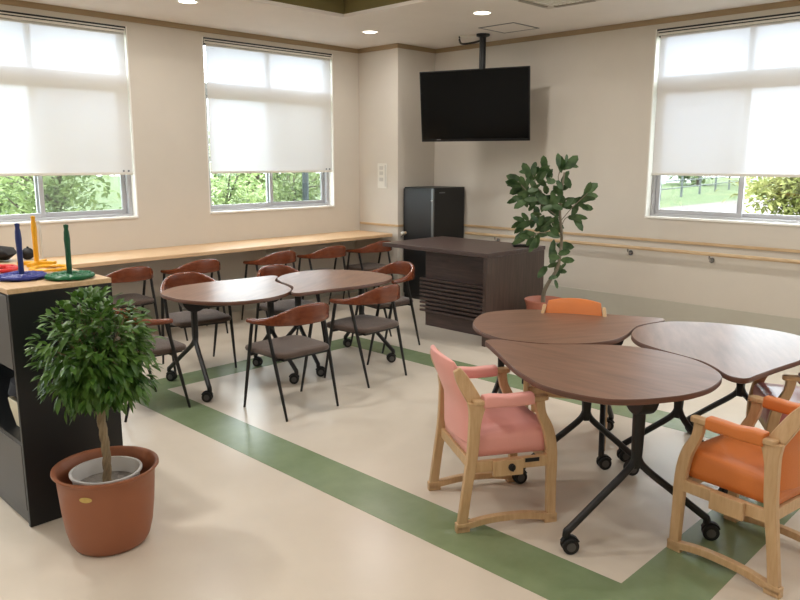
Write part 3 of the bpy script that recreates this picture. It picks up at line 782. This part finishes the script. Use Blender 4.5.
for k in range(95):
    z = random.triangular(0.95,1.60,1.35); wd = 0.07 + 0.16*max(0, 1-abs(z-1.36)/0.34)
    r = 0.05 + random.uniform(-wd,wd)
    rleaf(r, z, random.uniform(0,2*PI), random.uniform(0.095,0.14), random.uniform(0.046,0.066))
for a, c, d, dz in twigs:
    for k in range(7):
        f_ = 0.35+0.11*k; q = rpt(c[0]+(d[0]-c[0])*f_, c[1]+(d[1]-c[1])*f_, dz*(0.6+0.4*f_)) + rnd_dir()*0.012
        an = math.atan2(d[1]-c[1], d[0]-c[0]) + random.choice((-1,1))*random.uniform(0.3,1.2)
        leaf_geo(V, F, q, RV*math.cos(an)+UZ*math.sin(an)+DV*random.uniform(-0.5,0.3), -DV+rnd_dir()*0.7, random.uniform(0.09,0.13), random.uniform(0.042,0.06), 0.15, 0.1, ((0,.12),(.18,.78),(.5,1.0),(.82,.74),(1.0,.06)))
raw('foliage', V, F, M_leaf2, rp, smooth=True)

# ------------------------------------------------------------------ black shelf unit, left edge
t = thing('shelf_unit', 'low black shelf unit with a light wood top, at the left edge', 'shelf', (0,0,0))
sx0, sx1, sy0, sy1 = -6.005, -5.545, -3.590, -1.35
b = BM(); add_box(b, sx0-0.004, sx1, sy0-0.001, sy1, 1.088, 1.112); obj('top_board', b, M_oaktop, t, smooth=False, bevel=0.003)
b = BM(); add_box(b, sx0, sx1, sy0, sy0+0.022, 0, 1.087); obj('end_panel', b, M_blackm, t, smooth=False, bevel=0.002)
b = BM(); add_box(b, sx0, sx1, sy1-0.022, sy1, 0, 1.087); obj('end_panel', b, M_blackm, t, smooth=False, bevel=0.002)
b = BM(); add_box(b, sx1-0.018, sx1, sy0+0.022, sy1-0.022, 0, 1.087); obj('back_panel', b, M_blackm, t, smooth=False)
b = BM()
for z in (0.07, 0.385, 0.755): add_box(b, sx0+0.004, sx1-0.018, sy0+0.022, sy1-0.022, z, z+0.02)
obj('shelf_board', b, M_blackm, t, smooth=False)
b = BM(); add_box(b, sx0+0.01, sx0+0.03, sy0+0.022, sy1-0.022, 0, 0.069); obj('plinth', b, M_grey, t, smooth=False)
for y0, y1 in ((sy0+0.024, -2.49), (-2.485, sy1-0.024)):
    b = BM(); add_box(b, sx0-0.002, sx0+0.016, y0, y1, 0.075, 0.39); obj('lower_door', b, M_grey, t, smooth=False, bevel=0.002)
    b = BM(); add_box(b, sx0-0.002, sx0+0.016, y0, y1, 0.745, 1.08); obj('upper_door', b, M_grey, t, smooth=False, bevel=0.002)
# things in the open compartment
t = thing('storage_basket', 'cream storage basket in the open compartment of the black shelf unit', 'basket', (-5.83,-3.40,0.406))
b = BM()
for k in range(4): pass
add_lathe(b, [(0.10,0.0),(0.115,0.09),(0.12,0.14),(0.112,0.14),(0.105,0.09),(0.09,0.01)], 4, cap=False)
bmesh.ops.rotate(b, verts=b.verts, cent=(0,0,0), matrix=Matrix.Rotation(PI/4,3,'Z'))
bmesh.ops.scale(b, verts=b.verts, vec=(1.5,1.35,1.0)); add_box(b, -0.10, 0.10, -0.09, 0.09, 0.0, 0.012)
obj('basket_body', b, mat('cream_plastic',(222,214,192),0.6,vary=0.04), t, smooth=False, bevel=0.006)
t = tag(None or obj('folded_cloth', (lambda bb: (add_lathe(bb, [(0.0,0.0),(0.15,0.0),(0.175,0.03),(0.16,0.075),(0.09,0.10),(0.0,0.105)], 18, cap=False), bb)[1])(BM()), M_cloth), 'dark navy cloth bundled on top of the cream basket in the shelf unit', 'cloth')
t.location = (-5.83,-3.385,0.549); t.scale = (0.85,0.95,1)
rr = random.Random(3)
for v in t.data.vertices: v.co += Vector((rr.uniform(-.015,.015), rr.uniform(-.015,.015), rr.uniform(0,.012)))
# ------------------------------------------------------------------ ring toss set on the shelf unit
TZ = 1.113
def post(label, x, y, m, h, rz=0.0, base=True):
    t = thing('ring_toss_post', label, 'toy', (x,y,TZ), rz, 'ring toss posts')
    b = BM(); add_lathe(b, [(0.0,0.0),(0.0125,0.0),(0.0125,h*0.55),(0.0145,h*0.72),(0.0125,h*0.85),(0.0095,h*0.91),(0.0115,h*0.95),(0.0115,h*0.985),(0.0,h)], 16, cap=False); obj('post', b, m, t)
    b = BM()
    if base:
        add_box(b, -0.10, 0.10, -0.012, 0.012, 0, 0.020); add_box(b, -0.012, 0.012, -0.10, -0.0121, 0, 0.020); add_box(b, -0.012, 0.012, 0.0121, 0.10, 0, 0.020)
        obj('cross_base', b, m, t, smooth=False, bevel=0.004)
    else:
        add_lathe(b, [(0.0,0.0),(0.031,0.0),(0.031,0.008),(0.016,0.016),(0.0,0.016)], 24, cap=False); obj('round_base', b, m, t)
    return t
post('blue ring toss post standing in the blue rings', -5.855, -3.325, M_navy, 0.262, 0.3, False)
post('green ring toss post standing in the green rings', -5.69, -3.470, M_dgreen, 0.255, 0.2, False)
post('yellow ring toss post with a yellow cross base, between blue and green posts', -5.63, -2.89, M_yellow, 0.262, -0.75)
post('white ring toss post behind the yellow one, faint against the wall', -5.565, -2.77, M_plastic, 0.225, 0.1, False)
post('red ring toss post lying low at the left edge behind the blue rings', -5.88, -2.98, M_red, 0.10, 0.4, False)
def ringobj(label, x, y, z, R, r, m, seed, group):
    rd = random.Random(seed); b = BM(); N, K = 64, 9; rings = []
    for i in range(N):
        a = 2*PI*i/N; row = []
        for k in range(K):
            q = 2*PI*k/K + i*0.55
            rr = r*(1+0.28*math.sin(5*q+i*0.9)) + rd.uniform(-0.0018,0.0018)
            rad = R + rr*math.cos(q); row.append(b.verts.new((rad*math.cos(a), rad*math.sin(a), r*1.0 + rr*math.sin(q)*0.8)))
        rings.append(row)
    for i in range(N):
        for k in range(K): b.faces.new((rings[i][k],rings[i][(k+1)%K],rings[(i+1)%N][(k+1)%K],rings[(i+1)%N][k]))
    o = obj('toss_ring', b, m, None); o.location = (x,y,z); tag(o, label, 'toy ring', group)
    return o
for i, (R, dz, w) in enumerate(((0.0975,0.0,'outermost'),(0.0725,0.002,'middle'),(0.0475,0.004,'innermost'))):
    ringobj('%s of the blue rope rings around the blue post' % w, -5.855, -3.325, TZ+0.001+dz, R, 0.0118, M_blue, 10+i, 'blue toss rings')
    ringobj('%s of the green rope rings around the green post' % w, -5.69, -3.470, TZ+0.001+dz, R, 0.0118, M_green, 20+i, 'green toss rings')
ringobj('yellow rope ring lying between the yellow post and the green rings', -5.66, -3.14, TZ+0.001, 0.085, 0.010, M_yellow, 31, None)
for i, (R, dz, w) in enumerate(((0.115,0.0,'outer'),(0.088,0.0,'inner'))):
    ringobj('%s red rope ring at the left edge behind the blue rings' % w, -5.88, -2.98, TZ+0.001+dz*0.3, R, 0.011, M_red, 40+i, 'red toss rings')
t = thing('carry_bag', 'black cloth carry bag lying behind the ring toss posts', 'bag', (-5.78,-2.50,TZ), 0.62)
b = BM(); add_lathe(b, [(0.0,0.0),(0.06,0.004),(0.082,0.04),(0.07,0.08),(0.0,0.10)], 20, cap=False); bmesh.ops.scale(b, verts=b.verts, vec=(1.2,2.6,0.85))
rr = random.Random(5)
for v in b.verts: v.co += Vector((rr.uniform(-.012,.012), rr.uniform(-.02,.02), abs(rr.uniform(0,.012))))
obj('bag_body', b, M_rubber, t, angle=80)
b = BM(); add_tube(b, cr([(-.03,-.15,.06),(-.04,-.06,.105),(-.03,.05,.105),(-.02,.13,.06)],5), 0.009, 8); obj('strap', b, M_cloth, t)
t = thing('soft_ball', 'small black crumpled ball behind the white post on the shelf unit top', 'ball', (-5.58,-2.62,TZ+0.032))
b = BM(); bmesh.ops.create_icosphere(b, subdivisions=3, radius=0.034)
for v in b.verts: v.co *= 1+rr.uniform(-.06,.06); 
for v in b.verts: v.co.z = max(v.co.z, -0.032)
obj('ball_body', b, M_rubber, t)
b = BM(); add_tube(b, [(0,0,.03),(0.004,0,.04)], .006, 8, Vector((1,0,0))); obj('ball_tuft', b, M_cloth, t)

# ------------------------------------------------------------------ outdoors
GZ = -0.35
b = BM(); add_box(b, -40, 90, -80, 90, GZ-0.3, GZ); add = obj('lawn', b, M_grass, None, smooth=False); add['kind'] = 'structure'
def plane_poly(name, pts, m, z, label=None):
    b = BM(); add_prism(b, pts, GZ-0.05, z); o = obj(name, b, m, None, smooth=False); o['kind'] = 'structure'; return o

def tree(name, label, x, y, h, r, m, n, leaf, seed, trunk=0.05, low=0.25, group=None, stems=5):
    rd = random.Random(seed)
    t = thing(name, label, 'tree', (x,y,GZ), 0, group)
    b = BM(); ends = []
    add_tube(b, [(0,0,0),(rd.uniform(-.1,.1),rd.uniform(-.1,.1),h*0.35),(0,0,h*0.8)], [trunk,trunk*.8,trunk*.4], 8, Vector((1,0,0)))
    for k in range(stems*3):
        a = rd.uniform(0,2*PI); z0 = h*rd.uniform(0.15,0.6); rr = r*rd.uniform(0.5,1.0)
        p = (rr*math.cos(a), rr*math.sin(a), min(h*0.98, z0+h*rd.uniform(0.05,0.35)))
        add_tube(b, cr([(0,0,z0),(p[0]*.5,p[1]*.5,(z0+p[2])/2+.05),p],3), [trunk*.35]*4+[trunk*.25]*2+[trunk*.12], 6)
        ends.append((Vector((0,0,z0)), Vector(p)))
    obj('trunk', b, M_trunk, t)
    V, F = [], []
    for k in range(n):
        a, e = rd.choice(ends); c = a.lerp(e, rd.uniform(0.3,1.1)) + Vector((max(-.5*r,min(.5*r,rd.gauss(0,r*.24))),max(-.5*r,min(.5*r,rd.gauss(0,r*.24))),rd.gauss(0,h*.10)))
        if c.z < low*0.5 or c.z > h: continue
        d = Vector((rd.uniform(-1,1),rd.uniform(-1,1),rd.uniform(-.6,.5)))
        leaf_geo(V, F, c, d, Vector((rd.uniform(-.5,.5),rd.uniform(-.5,.5),1)), leaf*rd.uniform(.7,1.3), leaf*0.5, .2, .2)
    raw('foliage', V, F, m, t)
    return t
gt = 'shrubby trees outside the windows'
tree('garden_tree', 'bright green shrubby tree outside the left half of the left window', -5.5, 2.9, 2.3, 0.95, M_tree, 3600, 0.11, 1, group=gt)
tree('garden_tree', 'pale green branching tree outside the right half of the left window', -3.05, 3.6, 2.5, 0.85, M_tree, 2600, 0.10, 2, group=gt)
tree('garden_tree', 'dense bright green shrubby tree outside the left half of the middle window', -0.6, 3.2, 2.1, 0.92, M_tree, 3600, 0.11, 3, group=gt)
tree('garden_tree', 'leafy tree with dark branches outside the right half of the middle window', 1.3, 3.9, 2.6, 0.95, M_tree, 2600, 0.11, 4, group=gt)
tree('garden_tree', 'background tree filling the gaps behind the window shrubs', -2.2, 8.6, 3.4, 2.0, M_tree, 4200, 0.2, 6, trunk=.09, group=gt)
tree('garden_tree', 'far background tree seen through the middle window at right', 3.8, 8.6, 3.4, 2.0, M_tree, 4200, 0.2, 8, trunk=.09, group=gt)
b = BM(); add_cyl(b, (0.22,2.2,GZ), (0.22,2.2,2.8), 0.05, 12); o = obj('dark_post', b, mat('dark_post_paint',(60,70,74),0.6,vary=0.1)); tag(o, 'dark upright post outside the right side of the middle window', 'post')
plane_poly('path', [(2.2,-10),(60,-12),(60,7.9),(20,7.6),(2.2,7.6)], M_path, GZ+0.012)
plane_poly('grass_bed', [(8.5,-5),(13.5,-6),(14.2,-0.4),(12.5,0.6),(9.2,0.2)], M_grass, GZ+0.05)
tree('garden_tree', 'yellow green spreading tree outside the right half of the right window', 11.0, -1.75, 2.5, 1.35, M_tree2, 4600, 0.16, 9, group=gt, stems=6)
tree('garden_tree', 'yellow green tree further right outside the right window, mostly hidden', 9.0, -5.6, 2.6, 1.3, M_tree2, 2200, 0.16, 12, group=gt)
tree('garden_tree', 'distant dark green tree beyond the fence outside the right window', 56, 19.5, 3.2, 2.6, M_tree, 1500, 0.5, 13, trunk=.15, group=gt)
fn = thing('fence', 'thin grey fence along the grass outside the right window', 'fence', (0,0,GZ))
fa, fb = Vector((26,9.9,0)), Vector((60,15.8,0))
for k in range(9):
    p = fa.lerp(fb, k/8); b = BM(); add_cyl(b, (p.x,p.y,0), (p.x,p.y,1.35), 0.07, 8); obj('post', b, M_fence, fn)
for z in (0.55, 0.95, 1.3):
    b = BM(); add_cyl(b, (fa.x,fa.y,z), (fb.x,fb.y,z), 0.035, 6); obj('fence_rail', b, M_fence, fn)
hs = thing('house', 'white house far away outside the right window', 'house', (66,28,GZ), 0.5)
b = BM(); add_box(b, -5, 5, -3, 3, 0, 2.6); obj('house_wall', b, M_house, hs, smooth=False)
b = BM(); add_prism(b, [(-3.4,2.6),(3.4,2.6),(0,4.3)], -5.4, 5.4)
for v in b.verts: v.co = Vector((v.co.z, v.co.x, v.co.y))
obj('roof', b, M_roofm, hs, smooth=False)
for x in (-2.5, 1.8):
    b = BM(); add_box(b, x, x+1.2, -3.05, -2.99, 0.9, 2.0); w = obj('house_window', b, M_fence, hs, smooth=False)
    b = BM(); add_box(b, x+.08, x+1.12, -3.07, -3.051, 0.98, 1.92); obj('house_pane', b, M_screen, w, smooth=False)

# ------------------------------------------------------------------ world, lamps, camera
WORLD = 13.0
w = bpy.data.worlds.new('overcast_sky'); SC.world = w; w.use_nodes = True
nt = w.node_tree; bg = nt.nodes['Background']
tc = nt.nodes.new('ShaderNodeTexCoord'); sp = nt.nodes.new('ShaderNodeSeparateXYZ'); rp_ = nt.nodes.new('ShaderNodeValToRGB')
nt.links.new(tc.outputs['Generated'], sp.inputs[0]); nt.links.new(sp.outputs['Z'], rp_.inputs['Fac'])
rp_.color_ramp.elements[0].position = 0.0; rp_.color_ramp.elements[0].color = (0.86,0.92,1.0,1)
rp_.color_ramp.elements[1].position = 0.9; rp_.color_ramp.elements[1].color = (1.0,1.0,1.0,1)
nt.links.new(rp_.outputs['Color'], bg.inputs['Color']); bg.inputs['Strength'].default_value = WORLD

def area(name, loc, rot, sx, sy, power, color=(1,1,1), portal=False, shape='RECTANGLE'):
    l = bpy.data.lights.new(name, 'AREA'); l.shape = shape; l.size = sx
    if shape == 'RECTANGLE': l.size_y = sy
    l.energy = power; l.color = color
    o = bpy.data.objects.new(name, l); COL.objects.link(o); o.location = loc; o.rotation_euler = rot
    if portal: l.cycles.is_portal = True
    return o
for x0, x1 in WIN_A+WIN_L: area('window_daylight_portal', ((x0+x1)/2, WT+0.03, (SILL+WTOP)/2), (-PI/2,0,0), 1.75, 1.8, 1, portal=True)
for y0, y1 in WIN_B: area('window_daylight_portal', (WT+0.03, (y0+y1)/2, (SILL+WTOP)/2), (0,PI/2,0), 1.8, 1.75, 1, portal=True)
LAMP = 12.5
warm = (1.0,0.96,0.91)
def can(x, y, z=H): area('downlight_or_fill_lamp', (x,y,z-0.012), (0,0,0), 0.14, 0.14, LAMP, warm, shape='DISK')
for x, y in ((-3.56,-1.02),(-1.43,-1.03),(-1.42,-2.52),(-5.7,-1.02),(-7.9,-1.02),(-1.42,-4.6),(-1.42,-6.4),(-7.9,-3.0),(-7.9,-5.2),(-7.9,-7.6),(-5.7,-7.8),(-3.56,-7.8),(-1.43,-7.8)): can(x, y)  # first three sit at the modelled fittings, the rest are unseen fill
for x in (-5.8,-3.4):
    for y in (-2.8,-5.4): can(x, y, H+CH)  # unseen coffer lamps, added as fill light
area('downlight_or_fill_lamp', (-6.1,-2.7,H+CH-0.012), (0,0,0), 0.14, 0.14, LAMP*2.5, warm, shape='DISK')  # unseen extra lamp, added to strengthen the fig's shadow on the floor

f = 742.0374
Fv = Vector((0.7018149832,0.6880656440,-0.1844489058)); Rv = Vector((0.7002562976,-0.7138902749,0.0013390702)); Uv = Vector((0.1307549118,0.1301012874,0.9828411917))
cd = bpy.data.cameras.new('camera'); cd.sensor_width = 36.0; cd.sensor_fit = 'HORIZONTAL'; cd.lens = 36.0*f/800.0; cd.clip_start = 0.05; cd.clip_end = 500
co = bpy.data.objects.new('camera', cd); COL.objects.link(co)
co.matrix_world = Matrix(((Rv.x,Uv.x,-Fv.x,-7.0740165),(Rv.y,Uv.y,-Fv.y,-7.0122064),(Rv.z,Uv.z,-Fv.z,1.6605814),(0,0,0,1)))
SC.camera = co
vs = SC.view_settings
SC.display_settings.display_device = 'sRGB'
vs.view_transform = 'Standard'; vs.look = 'None'; vs.exposure = 0.0; vs.gamma = 1.0; vs.use_curve_mapping = False
SC.cycles.max_bounces = 10; SC.cycles.diffuse_bounces = 6; SC.cycles.transparent_max_bounces = 16
SC.cycles.use_denoising = True
SC.cycles.sample_clamp_indirect = 6.0
